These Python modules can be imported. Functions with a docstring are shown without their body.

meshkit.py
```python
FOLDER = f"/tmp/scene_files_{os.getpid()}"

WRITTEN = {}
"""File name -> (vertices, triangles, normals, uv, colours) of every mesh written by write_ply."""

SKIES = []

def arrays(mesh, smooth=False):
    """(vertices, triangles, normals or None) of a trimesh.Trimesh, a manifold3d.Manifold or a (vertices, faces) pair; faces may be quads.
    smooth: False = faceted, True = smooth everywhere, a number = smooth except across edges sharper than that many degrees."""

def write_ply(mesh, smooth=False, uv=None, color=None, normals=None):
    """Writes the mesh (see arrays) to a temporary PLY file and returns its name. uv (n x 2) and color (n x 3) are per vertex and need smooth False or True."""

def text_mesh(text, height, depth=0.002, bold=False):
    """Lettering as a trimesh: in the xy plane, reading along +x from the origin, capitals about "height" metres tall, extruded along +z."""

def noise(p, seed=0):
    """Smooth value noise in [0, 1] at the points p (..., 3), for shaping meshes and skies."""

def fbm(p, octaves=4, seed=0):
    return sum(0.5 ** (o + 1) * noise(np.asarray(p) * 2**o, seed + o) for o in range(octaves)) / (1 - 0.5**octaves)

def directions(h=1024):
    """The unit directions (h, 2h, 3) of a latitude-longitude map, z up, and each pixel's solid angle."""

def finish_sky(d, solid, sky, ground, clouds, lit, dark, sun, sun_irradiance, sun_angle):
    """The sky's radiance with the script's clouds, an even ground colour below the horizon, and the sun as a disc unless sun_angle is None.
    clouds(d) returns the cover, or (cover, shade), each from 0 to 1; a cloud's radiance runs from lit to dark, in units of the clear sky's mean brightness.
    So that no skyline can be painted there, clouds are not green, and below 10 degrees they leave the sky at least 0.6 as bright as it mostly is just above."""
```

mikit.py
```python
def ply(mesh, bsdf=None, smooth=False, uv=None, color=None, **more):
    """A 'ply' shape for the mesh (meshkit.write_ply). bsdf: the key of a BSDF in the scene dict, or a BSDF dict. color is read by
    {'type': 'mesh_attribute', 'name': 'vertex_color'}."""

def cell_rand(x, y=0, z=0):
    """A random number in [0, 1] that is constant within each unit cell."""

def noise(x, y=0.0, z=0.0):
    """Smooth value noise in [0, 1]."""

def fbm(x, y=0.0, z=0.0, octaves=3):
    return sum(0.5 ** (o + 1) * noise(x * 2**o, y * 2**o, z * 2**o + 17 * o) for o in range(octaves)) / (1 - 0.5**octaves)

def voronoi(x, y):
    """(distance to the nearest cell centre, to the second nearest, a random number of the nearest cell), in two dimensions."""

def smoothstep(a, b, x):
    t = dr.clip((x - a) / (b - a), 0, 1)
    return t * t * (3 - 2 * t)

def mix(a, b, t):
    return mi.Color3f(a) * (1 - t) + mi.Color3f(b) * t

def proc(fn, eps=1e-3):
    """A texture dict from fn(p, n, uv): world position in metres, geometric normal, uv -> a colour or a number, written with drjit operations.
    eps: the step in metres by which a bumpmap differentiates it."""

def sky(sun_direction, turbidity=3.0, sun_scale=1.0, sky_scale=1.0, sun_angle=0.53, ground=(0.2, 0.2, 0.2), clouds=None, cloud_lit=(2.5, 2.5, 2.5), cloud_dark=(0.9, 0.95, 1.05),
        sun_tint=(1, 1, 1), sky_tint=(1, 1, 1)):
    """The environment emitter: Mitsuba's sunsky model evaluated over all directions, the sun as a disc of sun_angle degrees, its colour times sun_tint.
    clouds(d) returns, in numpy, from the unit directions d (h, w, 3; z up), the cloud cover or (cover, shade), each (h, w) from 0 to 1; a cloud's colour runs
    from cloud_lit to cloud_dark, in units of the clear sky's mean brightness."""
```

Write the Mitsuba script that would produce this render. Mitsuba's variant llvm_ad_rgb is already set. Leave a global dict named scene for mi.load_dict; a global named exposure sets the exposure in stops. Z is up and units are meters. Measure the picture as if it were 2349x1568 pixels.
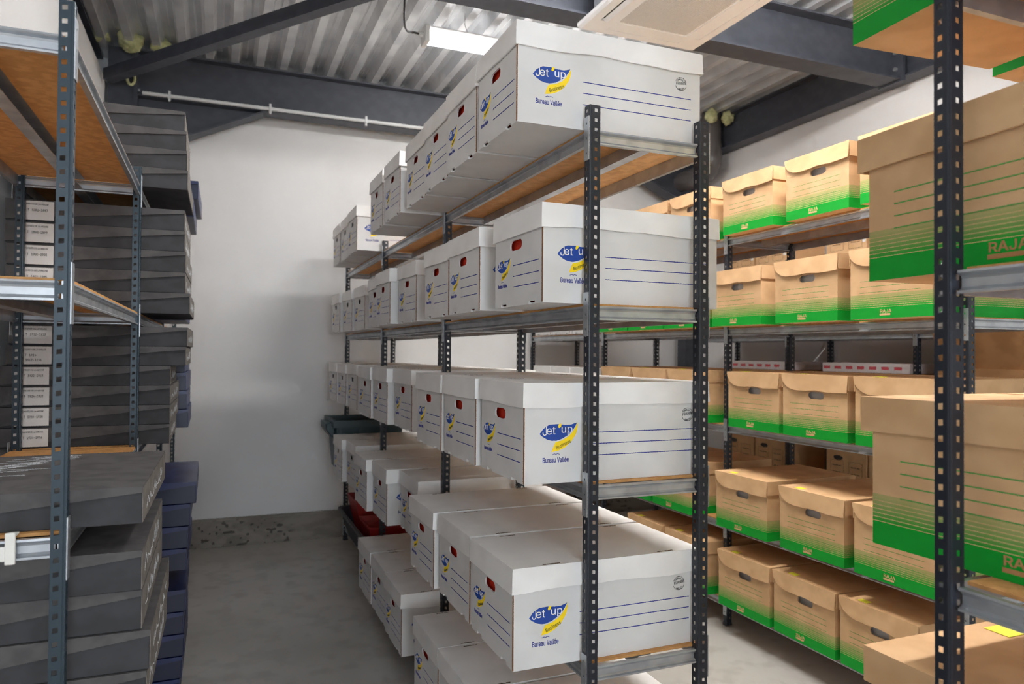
import math, random
import numpy as np
import trimesh
import manifold3d as m3
import drjit as dr
import mitsuba as mi
import mikit, meshkit
from mikit import fbm, noise, smoothstep, mix
from shapely.geometry import Polygon, LineString, Point, box as sbox
from shapely import affinity
from shapely.ops import unary_union

T = mi.ScalarTransform4f
scene, labels = {}, {}

# ------------------------------------------------------------------ camera
YAW, PITCH, ROLL, FPX = math.radians(22.17), math.radians(0.869), math.radians(0.403), 1668.8
fw = np.array([math.sin(YAW) * math.cos(PITCH), math.cos(YAW) * math.cos(PITCH), math.sin(PITCH)])
rt = np.array([math.cos(YAW), -math.sin(YAW), 0.0])
up = np.cross(rt, fw)
upr = -rt * math.sin(ROLL) + up * math.cos(ROLL)
CAM = np.array([0.0, 0.0, 1.365])
scene['camera'] = {'type': 'thinlens', 'fov': math.degrees(2 * math.atan(2349 / 2 / FPX)), 'fov_axis': 'x',
                   'near_clip': 0.05, 'far_clip': 60.0, 'aperture_radius': 0.0028, 'focus_distance': 1.9,
                   'to_world': T().look_at(origin=CAM.tolist(), target=(CAM + fw).tolist(), up=upr.tolist())}
# ------------------------------------------------------------------ light level
exposure = 1.02
LAMP = 30.0            # radiance of the LED battens
LAMP_RGB = (1.0, 0.985, 0.96)
LAMPS = [(1.07, 4.0, 3.17, 1.5, .66), (1.07, 2.02, 3.17, 1.5, 2.6), (1.07, -1.05, 3.17, 1.5, .25)]   # x, y, z, length, strength
WINDOW = (-0.55, 0.95, 0.85, 2.45)     # daylit frosted window in the wall behind the viewer: x0, x1, z0, z1
WINDOW_RGB = (5.4, 5.95, 6.5)

# ------------------------------------------------------------------ materials
def rgb(*c):
    return {'type': 'rgb', 'value': [float(x) for x in c]}

def srgb(r, g, b):
    f = lambda v: (v / 12.92 if v <= 0.04045 else ((v + 0.055) / 1.055) ** 2.4)
    return tuple(f(x / 255.0) for x in (r, g, b))

def mat(name, color, rough=0.6, metal=0.0, spec=0.5, coat=0.0):
    c = color if isinstance(color, dict) else rgb(*color)
    b = {'type': 'principled', 'base_color': c, 'roughness': rough, 'metallic': metal, 'specular': spec}
    if coat:
        b['clearcoat'] = coat
    scene[name] = {'type': 'twosided', 'bsdf': b}
    return name

def speckle(a, b, s, oct_=3):
    return mikit.proc(lambda p, n, uv: mix(a, b, smoothstep(0.3, 0.7, fbm(p.x * s, p.y * s, p.z * s, oct_))))

mat('m_white_board', speckle(srgb(212, 211, 210), srgb(204, 203, 202), 9.0), 0.5, spec=0.4)
mat('m_white_lid', speckle(srgb(234, 233, 231), srgb(224, 222, 220), 8.0), 0.45, spec=0.45)
mat('m_raw_edge', srgb(120, 84, 58), 0.9)
mat('m_slot', srgb(70, 52, 40), 0.9)
mat('m_blue', srgb(22, 62, 148), 0.5)
mat('m_yellow', srgb(246, 212, 12), 0.5)
mat('m_ink', srgb(52, 57, 130), 0.6)
mat('m_black_ink', srgb(25, 25, 32), 0.7)
mat('m_red', srgb(196, 44, 22), 0.55)
mat('m_red_dark', srgb(150, 26, 22), 0.5)
mat('m_filler', srgb(215, 213, 214), 0.7)
KR_A, KR_B = srgb(212, 173, 130), srgb(200, 160, 117)
mat('m_kraft', speckle(KR_A, KR_B, 14.0), 0.75, spec=0.3)
mat('m_kraft_dull', speckle(srgb(172, 128, 88), srgb(160, 117, 78), 14.0), 0.8, spec=0.2)
GREEN = srgb(0, 148, 40)

def raja_print(p, n, uv):
    v = uv.y
    k = mix(KR_A, KR_B, smoothstep(0.3, 0.7, fbm(p.x * 14, p.y * 14, p.z * 14, 3)))
    t = dr.clip((v - 0.042) / 0.048, 0, 1)
    ph = (v - 0.042) / 0.0074
    ph = ph - dr.floor(ph)
    line = dr.select((ph < 0.19) & (t < 0.93), 0.15, 1.0)
    g = dr.select(v < 0.042, 1.0, dr.select(v > 0.092, 0.0, line * (1 - 0.66 * t)))
    g = dr.select(dr.abs(n.z) > 0.5, 0.0, g)
    return mix(k, GREEN, g)

mat('m_raja', mikit.proc(raja_print), 0.65, spec=0.35)
mat('m_green', srgb(84, 146, 66), 0.7)
mat('m_sticky', srgb(238, 232, 70), 0.7)
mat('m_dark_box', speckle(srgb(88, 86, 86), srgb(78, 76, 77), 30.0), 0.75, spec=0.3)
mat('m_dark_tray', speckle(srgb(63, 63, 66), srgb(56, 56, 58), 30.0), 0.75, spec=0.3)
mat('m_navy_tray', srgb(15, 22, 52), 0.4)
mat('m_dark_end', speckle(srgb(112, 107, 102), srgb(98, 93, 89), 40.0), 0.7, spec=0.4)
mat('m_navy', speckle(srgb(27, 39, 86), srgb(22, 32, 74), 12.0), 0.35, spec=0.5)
mat('m_paper', srgb(226, 224, 222), 0.8)
mat('m_chalk', srgb(205, 208, 212), 0.7)
mat('m_post', srgb(33, 38, 47), 0.38, metal=0.25, spec=0.5)
mat('m_post_blue', srgb(38, 53, 63), 0.35, metal=0.25, spec=0.5)
mat('m_galv', speckle(srgb(186, 190, 194), srgb(168, 172, 178), 25.0), 0.38, metal=0.75)
mat('m_board', speckle(srgb(196, 146, 92), srgb(180, 130, 78), 60.0), 0.7, spec=0.3)
mat('m_wall', speckle(srgb(228, 227, 226), srgb(223, 222, 221), 2.0), 0.85, spec=0.2)

def plinth(p, n, uv):
    c = mix(srgb(140, 134, 126), srgb(122, 116, 108), smoothstep(0.35, 0.65, fbm(p.x * 7, p.y * 7, p.z * 12, 4)))
    d = smoothstep(0.74, 0.78, noise(p.x * 44, p.y * 44, p.z * 44))
    return mix(c, srgb(58, 52, 46), 0.75 * d * smoothstep(0.56, 0.70, noise(p.x * 3.1, 1.7, p.z * 3.0)))

mat('m_plinth', mikit.proc(plinth), 0.85, spec=0.25)

def floor_col(p, n, uv):
    a = fbm(p.x * 1.3, p.y * 1.3, 0.0, 4)
    b = fbm(p.x * 14, p.y * 14, 3.0, 3)
    return mix(mix(srgb(184, 181, 176), srgb(170, 167, 161), smoothstep(0.3, 0.7, a)), srgb(152, 148, 142), 0.35 * smoothstep(0.45, 0.8, b))

mat('m_floor', mikit.proc(floor_col), 0.32, spec=0.5)
mat('m_deck', speckle(srgb(220, 222, 224), srgb(196, 199, 203), 6.0), 0.34, metal=0.4)
mat('m_steel', speckle(srgb(62, 65, 73), srgb(55, 58, 66), 20.0), 0.5, spec=0.45)
mat('m_bolt', srgb(150, 152, 155), 0.4, metal=0.6)
mat('m_ac', srgb(242, 241, 240), 0.45)
mat('m_ac_grille', srgb(212, 209, 205), 0.55)
mat('m_hole', srgb(60, 55, 52), 0.9)
mat('m_conduit', srgb(205, 206, 206), 0.5)
mat('m_cable', srgb(28, 28, 30), 0.5)
mat('m_pvc', srgb(92, 89, 88), 0.25, spec=0.6)
mat('m_foam', speckle(srgb(206, 206, 160), srgb(178, 180, 128), 40.0), 0.9)
mat('m_crate', srgb(42, 62, 66), 0.45)
mat('m_tub', srgb(34, 36, 46), 0.5)
mat('m_tub_rim', srgb(70, 70, 72), 0.45)
mat('m_lamp_case', srgb(222, 222, 220), 0.5)
mat('m_clip', srgb(226, 224, 218), 0.35)
mat('m_tape', srgb(224, 214, 214), 0.35)
mat('m_tape_print', srgb(206, 84, 96), 0.4)

# ------------------------------------------------------------------ helpers
def numbered(name):
    if name not in used:
        used[name] = 0
        return name
    used[name] += 1
    return f'{name}_{used[name]:03d}'
used = {}

def thing(name, label, cat, group=None):
    key = numbered(name)
    labels[key] = {'label': label, 'category': cat, 'kind': 'thing'}
    if group:
        labels[key]['group'] = group
    return key

def part(parent, name, ply, to=None, label=None):
    key = numbered(f'{parent}__{name}')
    scene[key] = dict(ply) if to is None else {**ply, 'to_world': to}
    if label:
        labels[key] = {'label': label}
    return key

def single(name, ply, label, cat, group=None, to=None, kind='thing'):
    key = thing(name, label, cat, group)
    labels[key]['kind'] = kind
    scene[key] = dict(ply) if to is None else {**ply, 'to_world': to}
    return key

def struct(name, ply, label, cat):
    scene[name] = ply
    labels[name] = {'label': label, 'category': cat, 'kind': 'structure'}
    used[name] = 0
    return name

def bx(x0, x1, y0, y1, z0, z1):
    m = trimesh.creation.box((x1 - x0, y1 - y0, z1 - z0))
    m.apply_translation(((x0 + x1) / 2, (y0 + y1) / 2, (z0 + z1) / 2))
    return m

def cat_(ms):
    return trimesh.util.concatenate([m for m in ms])

def man(m):
    return m3.Manifold(m3.Mesh(np.asarray(m.vertices, np.float32), np.asarray(m.faces, np.uint32)))

def tri(M):
    q = M.to_mesh()
    return trimesh.Trimesh(np.array(q.vert_properties[:, :3]), np.array(q.tri_verts), process=False)

def mbox(x0, x1, y0, y1, z0, z1):
    return m3.Manifold.cube((x1 - x0, y1 - y0, z1 - z0)).translate((x0, y0, z0))

def rbox(x0, x1, y0, y1, z0, z1, r):
    s = m3.Manifold.sphere(r, 12)
    pts = [s.translate((a, b, c)) for a in (x0 + r, x1 - r) for b in (y0 + r, y1 - r) for c in (z0 + r, z1 - r)]
    return m3.Manifold.batch_hull(pts)

def prism(poly, d):
    ps = getattr(poly, 'geoms', [poly])
    return cat_([trimesh.creation.extrude_polygon(p, d, engine='earcut') for p in ps if not p.is_empty])

def basis(m, ox, oy, oz, org=(0, 0, 0)):
    """local x,y,z -> given world axes."""
    M = np.eye(4)
    M[:3, 0], M[:3, 1], M[:3, 2], M[:3, 3] = ox, oy, oz, org
    m = m.copy()
    m.apply_transform(M)
    if np.linalg.det(M[:3, :3]) < 0:
        m.invert()
    return m

def tube(pts, r, n=10):
    pts = np.asarray(pts, float)
    v, f = [], []
    prev = None
    for i, p in enumerate(pts):
        d = pts[min(i + 1, len(pts) - 1)] - pts[max(i - 1, 0)]
        d /= np.linalg.norm(d)
        a = np.cross(d, [0, 0, 1.0]) if prev is None else prev - d * (prev @ d)
        if np.linalg.norm(a) < 1e-6:
            a = np.cross(d, [1.0, 0, 0])
        a /= np.linalg.norm(a)
        prev = a
        b = np.cross(d, a)
        rr = r[i] if hasattr(r, '__len__') else r
        v += [p + rr * (a * math.cos(t) + b * math.sin(t)) for t in np.arange(n) * 2 * math.pi / n]
    for i in range(len(pts) - 1):
        for k in range(n):
            a, b = i * n + k, i * n + (k + 1) % n
            f += [[a, b, b + n], [a, b + n, a + n]]
    c0, c1 = len(v), len(v) + 1
    v += [pts[0], pts[-1]]
    for k in range(n):
        f += [[c0, (k + 1) % n, k], [c1, (len(pts) - 1) * n + k, (len(pts) - 1) * n + (k + 1) % n]]
    return trimesh.Trimesh(np.array(v), np.array(f), process=False)

P = mikit.ply
ORD = 'first second third fourth fifth sixth seventh eighth ninth tenth'.split()
rnd = random.Random(7)

# ------------------------------------------------------------------ the room
XL, XR, YB, YF, ZD = -0.68, 3.95, 5.53, -3.2, 3.325
struct('floor', P(bx(XL - .2, XR + .2, YF - .2, YB + .2, -0.15, -0.005), 'm_floor'), 'grey polished concrete floor of the archive room', 'floor')
struct('wall_back', P(bx(XL - .2, XR + .2, YB, YB + .2, -0.005, 3.45), 'm_wall'), 'white painted wall at the far end of the aisles', 'wall')
struct('wall_left', P(bx(XL - .2, XL, YF, YB, -0.005, 3.11), 'm_wall'), 'white wall behind the rack of dark boxes', 'wall')
struct('wall_right', P(bx(XR, XR + .2, YF, YB, -0.005, 3.45), 'm_wall'), 'pale wall behind the racks of brown boxes', 'wall')
struct('wall_front', P(bx(XL - .2, XR + .2, YF - .2, YF, -0.005, 3.45), 'm_wall'), 'white wall behind the viewer', 'wall')
pl = tri(m3.Manifold.batch_hull([mbox(XL, XR, YB - .03, YB, -0.005, 0.176), mbox(XL, XR, YB - .022, YB, -0.005, 0.19)]))
struct('baseboard_back', P(pl, 'm_plinth'), 'bare concrete plinth with pits along the foot of the white wall', 'plinth')

wx0, wx1, wz0, wz1 = WINDOW
scene['wall_front'] = P(tri(mbox(XL - .2, XR + .2, YF - .2, YF, -0.005, 3.45) - mbox(wx0, wx1, YF - .3, YF + .1, wz0, wz1)), 'm_wall')
struct('window_1', P(cat_([bx(wx0, wx1, YF - .10, YF - .05, a_, a_ + .05) for a_ in (wz0, wz1 - .05)] + [bx(a_, a_ + .05, YF - .10, YF - .05, wz0, wz1) for a_ in (wx0, (wx0 + wx1) / 2 - .025, wx1 - .05)]), 'm_lamp_case'), 'white framed window behind the viewer', 'window')
for a_ in (0, 1):
    xa = wx0 + .05 + a_ * (wx1 - wx0 - .05) / 2
    pane = bx(xa, xa + (wx1 - wx0) / 2 - .08, YF - .085, YF - .075, wz0 + .05, wz1 - .05)
    part('window_1', 'pane', {**P(pane, 'm_lamp_case'), 'emitter': {'type': 'area', 'radiance': rgb(*WINDOW_RGB)}})

# corrugated deck
PER, DEP = 0.158, 0.068
pts, x = [], XL - 0.35
while x < XR + 0.3:
    pts += [(x, 0), (x + .046, 0), (x + .066, DEP), (x + .066 + .030, DEP), (x + .066 + .036, DEP - .005), (x + .066 + .042, DEP), (x + .138, DEP), (x + PER, 0)]
    x += PER
sheet = LineString(pts).buffer(0.0011, cap_style=2, join_style=2)
struct('ceiling', P(basis(prism(sheet, YB - YF + .2), (1, 0, 0), (0, 0, 1), (0, -1, 0), (0, YB + .1, ZD)), 'm_deck'), 'corrugated galvanised metal roof deck', 'ceiling')

def ibeam(w, h, tw=.008, tf=.012):
    return unary_union([sbox(-w / 2, 0, w / 2, tf), sbox(-w / 2, h - tf, w / 2, h), sbox(-tw / 2, tf, tw / 2, h - tf)])

def bolts(pos, d, r=.011):
    ms = []
    for p in pos:
        m = trimesh.creation.cylinder(r, .014, sections=6)
        if d == 'y':
            m.apply_transform(trimesh.transformations.rotation_matrix(math.pi / 2, [1, 0, 0]))
        elif d == 'x':
            m.apply_transform(trimesh.transformations.rotation_matrix(math.pi / 2, [0, 1, 0]))
        m.apply_translation(p)
        ms.append(m)
    return ms

# rafter at the back wall with haunches
def beam_x(y, z0, z1, x0, x1, w=.14):
    return basis(prism(ibeam(w, z1 - z0), x1 - x0), (0, 1, 0), (0, 0, 1), (1, 0, 0), (x0, y, z0))
Y1 = 5.34
k = struct('trim_1', P(beam_x(Y1, 3.02, ZD - .002, -.50, 3.78), 'm_steel'), 'dark grey steel rafter against the far white wall', 'steel beam')
for s, xa, xb in ((1, .281, -.50), (-1, 3.04, 3.78)):
    zb = 3.02 - abs(xb - xa) * .466
    web = Polygon([(xa, 3.02), (xb, 3.02), (xb, zb)])
    part(k, 'haunch_plate', P(basis(prism(web, .008), (1, 0, 0), (0, 0, 1), (0, -1, 0), (0, Y1 + .004, 0)), 'm_steel'))
    d = np.array([xb - xa, 0, zb - 3.02]); L = np.linalg.norm(d); d /= L
    nrm = np.cross([0, 1, 0], d); nrm = nrm if nrm[2] < 0 else -nrm
    part(k, 'haunch_flange', P(basis(bx(0, L, -.07, .07, 0, .012), d, (0, 1, 0), nrm, (xa, Y1, 3.02)), 'm_steel'))
    part(k, 'end_plate', P(bx(xb - .012, xb + .012, Y1 - .075, Y1 + .075, zb - .03, ZD - .004), 'm_steel'))
    for z in (zb + .05, zb + .17, 3.06, 3.27):
        for dy in (-.045, ):
            part(k, 'bolt', P(cat_(bolts([(xb + s * .018, Y1 + dy, z)], 'x', .013)), 'm_bolt'))
    part(k, 'stub_column', P(bx(min(xb, xb - s * .16), max(xb, xb - s * .16), Y1 - .06, Y1 + .06, zb - .1, ZD - .004) if s > 0 else bx(xb, xb + .15, Y1 - .06, Y1 + .06, -.005, ZD - .004), 'm_steel'))
# second rafter
Y2 = 3.235
k = struct('trim_2', P(beam_x(Y2, 3.033, ZD - .002, XL - .15, XR - .13, .15), 'm_steel'), 'dark grey steel rafter above the racks beside the ceiling unit', 'steel beam')
part(k, 'end_plate', P(bx(XR - .145, XR - .12, Y2 - .09, Y2 + .09, 3.02, ZD - .004), 'm_steel'))
for a in (3.10, 3.20):
    for b in (-.045, .045):
        part(k, 'bolt', P(cat_(bolts([(XR - .152, Y2 + b, a)], 'x', .013)), 'm_bolt'))
# eaves beams along the side walls
for n, xx, lab in ((3, XR - .07, 'dark steel eaves beam along the top of the pale wall above brown boxes'), (4, XL - .10, 'dark steel eaves beam above the white wall behind dark boxes')):
    z0 = 3.045 if n == 3 else 3.112
    m = basis(prism(ibeam(.12, ZD - .004 - z0), YB - YF - .02), (1, 0, 0), (0, 0, 1), (0, -1, 0), (xx, YB - .01, z0))
    struct(f'trim_{n}', P(m, 'm_steel'), lab, 'steel beam')
    if n == 3:
        for a in (3.10, 3.20):
            for b in (-.05, .05):
                part('trim_3', 'bolt', P(cat_(bolts([(xx - .01, Y2 + .14 + b, a)], 'x', .012)), 'm_bolt'))
# diagonal brace
a, b = np.array([-.64, 5.13, 3.075]), np.array([.97, 3.32, 3.20])
d = (b - a) / np.linalg.norm(b - a)
sd = np.cross(d, [0, 0, 1]); sd /= np.linalg.norm(sd)
struct('trim_5', P(basis(bx(0, np.linalg.norm(b - a), -.035, .035, -.035, .035), d, sd, np.cross(d, sd), a), 'm_steel'), 'dark diagonal roof brace crossing below the deck', 'steel brace')
# white conduit clipped under the far rafter
cz, cy = 3.035, Y1 - .085
key = thing('conduit', 'white conduit pipe clipped along the bottom of the far rafter', 'conduit')
part(key, 'pipe', P(tube([(-.46, cy, cz), (1.0, cy, cz), (3.6, cy, cz)], .0125, 12), 'm_conduit', True))
for x in (-.30, .33, .99, 1.65, 2.3):
    part(key, 'clip', P(cat_([bx(x - .008, x + .008, cy - .016, cy + .02, cz - .018, cz + .018), bx(x - .007, x + .007, cy - .006, cy + .01, cz - .034, cz + .034)]), 'm_conduit'))
# foam blobs in the deck ends
def blob(c, r, seed, sq=(1, 1, 1)):
    m = trimesh.creation.icosphere(3, r)
    n_ = meshkit.fbm(m.vertices * (2.2 / r) + seed * 9.1, 3, seed)
    m.vertices = m.vertices * (0.55 + 0.9 * n_)[:, None] * np.array(sq)
    m.apply_translation(c)
    return m
FO = [((-.72, 5.21, 3.35), .06, (1.3, 1, .5)), ((-.53, 5.22, 3.345), .07, (1, 1, .9)), ((-.60, 5.235, 3.445), .045, (.8, 1, .8)), ((-.34, 5.22, 3.335), .055, (1.3, 1, .6)), ((-.35, 5.24, 3.405), .045, (1, 1, .8))]
FL = ['flat pale foam lump where the side wall meets the deck', 'biggest pale foam lump on top of the rafter end plate', 'foam patch high in the deck rib over the end plate', 'wide pale foam lump on the rafter flange beside the brace', 'foam patch high in the deck rib beside the brace']
for i, ((c, r, s), l) in enumerate(zip(FO, FL)):
    single('expanding_foam', P(blob(c, r, i, s), 'm_foam', True), l, 'foam')
rg = tube([(-.525 + .022 * math.cos(t), Y1 - .10, 3.115 + .042 * math.sin(t)) for t in np.linspace(0, 2 * math.pi, 25)], .009, 8)
single('foam_ring', P(rg, 'm_foam', True), 'oval ring of pale foam beside the rafter end plate', 'foam')
# grey drain pipe with elbow
px_, py_ = 3.775, 4.93
key = thing('drain_pipe', 'grey plastic drain pipe dropping from the deck and bending away', 'pipe')
part(key, 'pipe', P(tube([(px_, py_, 3.36), (px_, py_, 3.2), (px_, py_, 3.08)], .080, 28), 'm_pvc', 40))
arc = [(px_, py_ + .13 * (1 - math.cos(t)), 3.0 - .13 * math.sin(t)) for t in np.linspace(0, math.pi / 2, 10)]
part(key, 'elbow', P(tube([(px_, py_, 3.10), (px_, py_, 3.05)] + arc + [(px_, py_ + .25, 2.87), (px_, YB - .005, 2.87)], .086, 28), 'm_pvc', 40))
for i, (c, r, l) in enumerate((((px_ - .105, py_ - .135, 3.285), .05, 'pale foam lump on the post side of the grey drain pipe'), ((px_ + .05, py_ - .145, 3.285), .048, 'pale foam lump between drain pipe and dark eaves beam'))):
    single('expanding_foam', P(blob(c, r, 11 + i, (1, 1, 1.1)), 'm_foam', True), l, 'foam')

# ------------------------------------------------------------------ LED battens
LAB = ['glowing LED batten hanging under the corrugated deck beyond the boxes', 'LED batten over the near end of the middle rack', 'LED batten over the aisle behind the viewer', 'short LED batten over the entrance behind the viewer']
for i, (x0, y, z, L, st) in enumerate(LAMPS):
    key = thing('led_batten', LAB[i], 'light')
    prof = Polygon([(-.041, .020), (.041, .020), (.044, .034), (.03, .046), (-.03, .046), (-.044, .034)])
    part(key, 'housing', P(basis(prism(prof, L - .05), (0, 1, 0), (0, 0, 1), (1, 0, 0), (x0 + .025, y, z)), 'm_lamp_case'))
    half = Polygon([(.050 * math.cos(t), -.050 * math.sin(t)) for t in np.linspace(-.36, math.pi + .36, 19)])
    dm = basis(prism(half, L - .06), (0, 1, 0), (0, 0, 1), (1, 0, 0), (x0 + .03, y, z - .0005))
    part(key, 'diffuser', {**P(dm, 'm_lamp_case'), 'emitter': {'type': 'area', 'radiance': rgb(*[LAMP * st * c for c in LAMP_RGB])}})
    for xe in (x0, x0 + L - .03):
        part(key, 'end_cap', P(tri(rbox(xe, xe + .03, y - .052, y + .052, z - .054, z + .046, .006)), 'm_lamp_case'))
    part(key, 'cable_gland', P(tube([(x0 - .025, y, z), (x0 + .002, y, z)], .016, 10), 'm_lamp_case'))
    for xe in (x0 + .27, x0 + L - .27):
        part(key, 'hanger_wire', P(tube([(xe, y, z + .045), (xe - .02, y, z + .10), (xe - .02, y, ZD + .01)], .0016, 6), 'm_bolt'))
x0, y, z, L, st = LAMPS[0]
cab = [(.83, 3.33, 3.25), (.84, 3.45, 3.19), (.87, 3.62, 3.11), (.92, 3.8, 3.10), (.98, 3.93, 3.14), (x0 - .025, y, z)]
cp = np.array(cab); tt = np.linspace(0, 5, 40)
from scipy.interpolate import CubicSpline
single('lamp_cable', P(tube(CubicSpline(np.arange(6), cp)(tt), .006, 8), 'm_cable', True), 'black cable drooping from the rafter to the lit batten', 'cable')

# ------------------------------------------------------------------ ceiling cassette
key = thing('ceiling_air_conditioner', 'white ceiling cassette air conditioner with perforated centre grille', 'air conditioner')
ax0, ax1, ay0, ay1, az = 1.60, 2.27, 2.42, 3.12, 2.93
cx, cyy = (ax0 + ax1) / 2, (ay0 + ay1) / 2
frame = m3.Manifold.batch_hull([mbox(ax0, ax1, ay0, ay1, az + .012, az + .03), mbox(ax0 + .012, ax1 - .012, ay0 + .012, ay1 - .012, az, az + .03)])
slots = [mbox(ax0 + .055, ax0 + .085, ay0 + .13, ay1 - .13, az - .01, az + .015), mbox(ax1 - .085, ax1 - .055, ay0 + .13, ay1 - .13, az - .01, az + .006),
         mbox(ax0 + .13, ax1 - .13, ay0 + .055, ay0 + .085, az - .01, az + .006), mbox(ax0 + .13, ax1 - .13, ay1 - .085, ay1 - .055, az - .01, az + .004)]
rec = mbox(ax0 + .135, ax1 - .135, ay0 + .135, ay1 - .135, az - .01, az + .004)
for s in slots + [rec]:
    frame = frame - s
part(key, 'panel', P(tri(frame), 'm_ac'))
part(key, 'air_slot', P(bx(ax0 + .057, ax0 + .083, ay0 + .132, ay1 - .132, az + .012, az + .0148), 'm_hole'))
part(key, 'flap', P(basis(bx(0, .022, 0, ay1 - ay0 - .27, -.0015, .0015), (.8, 0, -.6), (0, 1, 0), (.6, 0, .8), (ax0 + .068, ay0 + .135, az + .005)), 'm_ac'))
for q in ((ax1 - .083, ax1 - .057, ay0 + .135, ay1 - .135), (ax0 + .135, ax1 - .135, ay0 + .057, ay0 + .083), (ax0 + .135, ax1 - .135, ay1 - .083, ay1 - .057)):
    part(key, 'flap', P(bx(*q, az + .001, az + .0035), 'm_ac'))
gx0, gx1, gy0, gy1 = ax0 + .15, ax1 - .15, ay0 + .15, ay1 - .15
hs = []
nx = int((gx1 - gx0) / .0125)
for i in range(nx):
    for j in range(int((gy1 - gy0) / .0125)):
        hs.append(sbox(gx0 + .004 + i * .0125, gy0 + .004 + j * .0125 + (.004 if i % 2 else 0), gx0 + .0105 + i * .0125, gy0 + .0095 + j * .0125 + (.004 if i % 2 else 0)))
g = sbox(gx0, gy0, gx1, gy1).difference(unary_union(hs))
gm = prism(g, .002); gm.apply_translation((0, 0, az - .0005))
part(key, 'perforated_grille', P(gm, 'm_ac_grille'))
part(key, 'filter', P(bx(gx0, gx1, gy0, gy1, az + .0028, az + .0038), 'm_ac_grille'))
part(key, 'casing', P(bx(ax0 + .06, ax1 - .06, ay0 + .06, ay1 - .06, az + .03, ZD - .03), 'm_galv'))
for qx in (ax0 + .1, ax1 - .1):
    for qy in (ay0 + .1, ay1 - .1):
        part(key, 'hanger_rod', P(tube([(qx, qy, az + .03), (qx, qy, ZD + .02)], .005, 6), 'm_bolt'))

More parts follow.
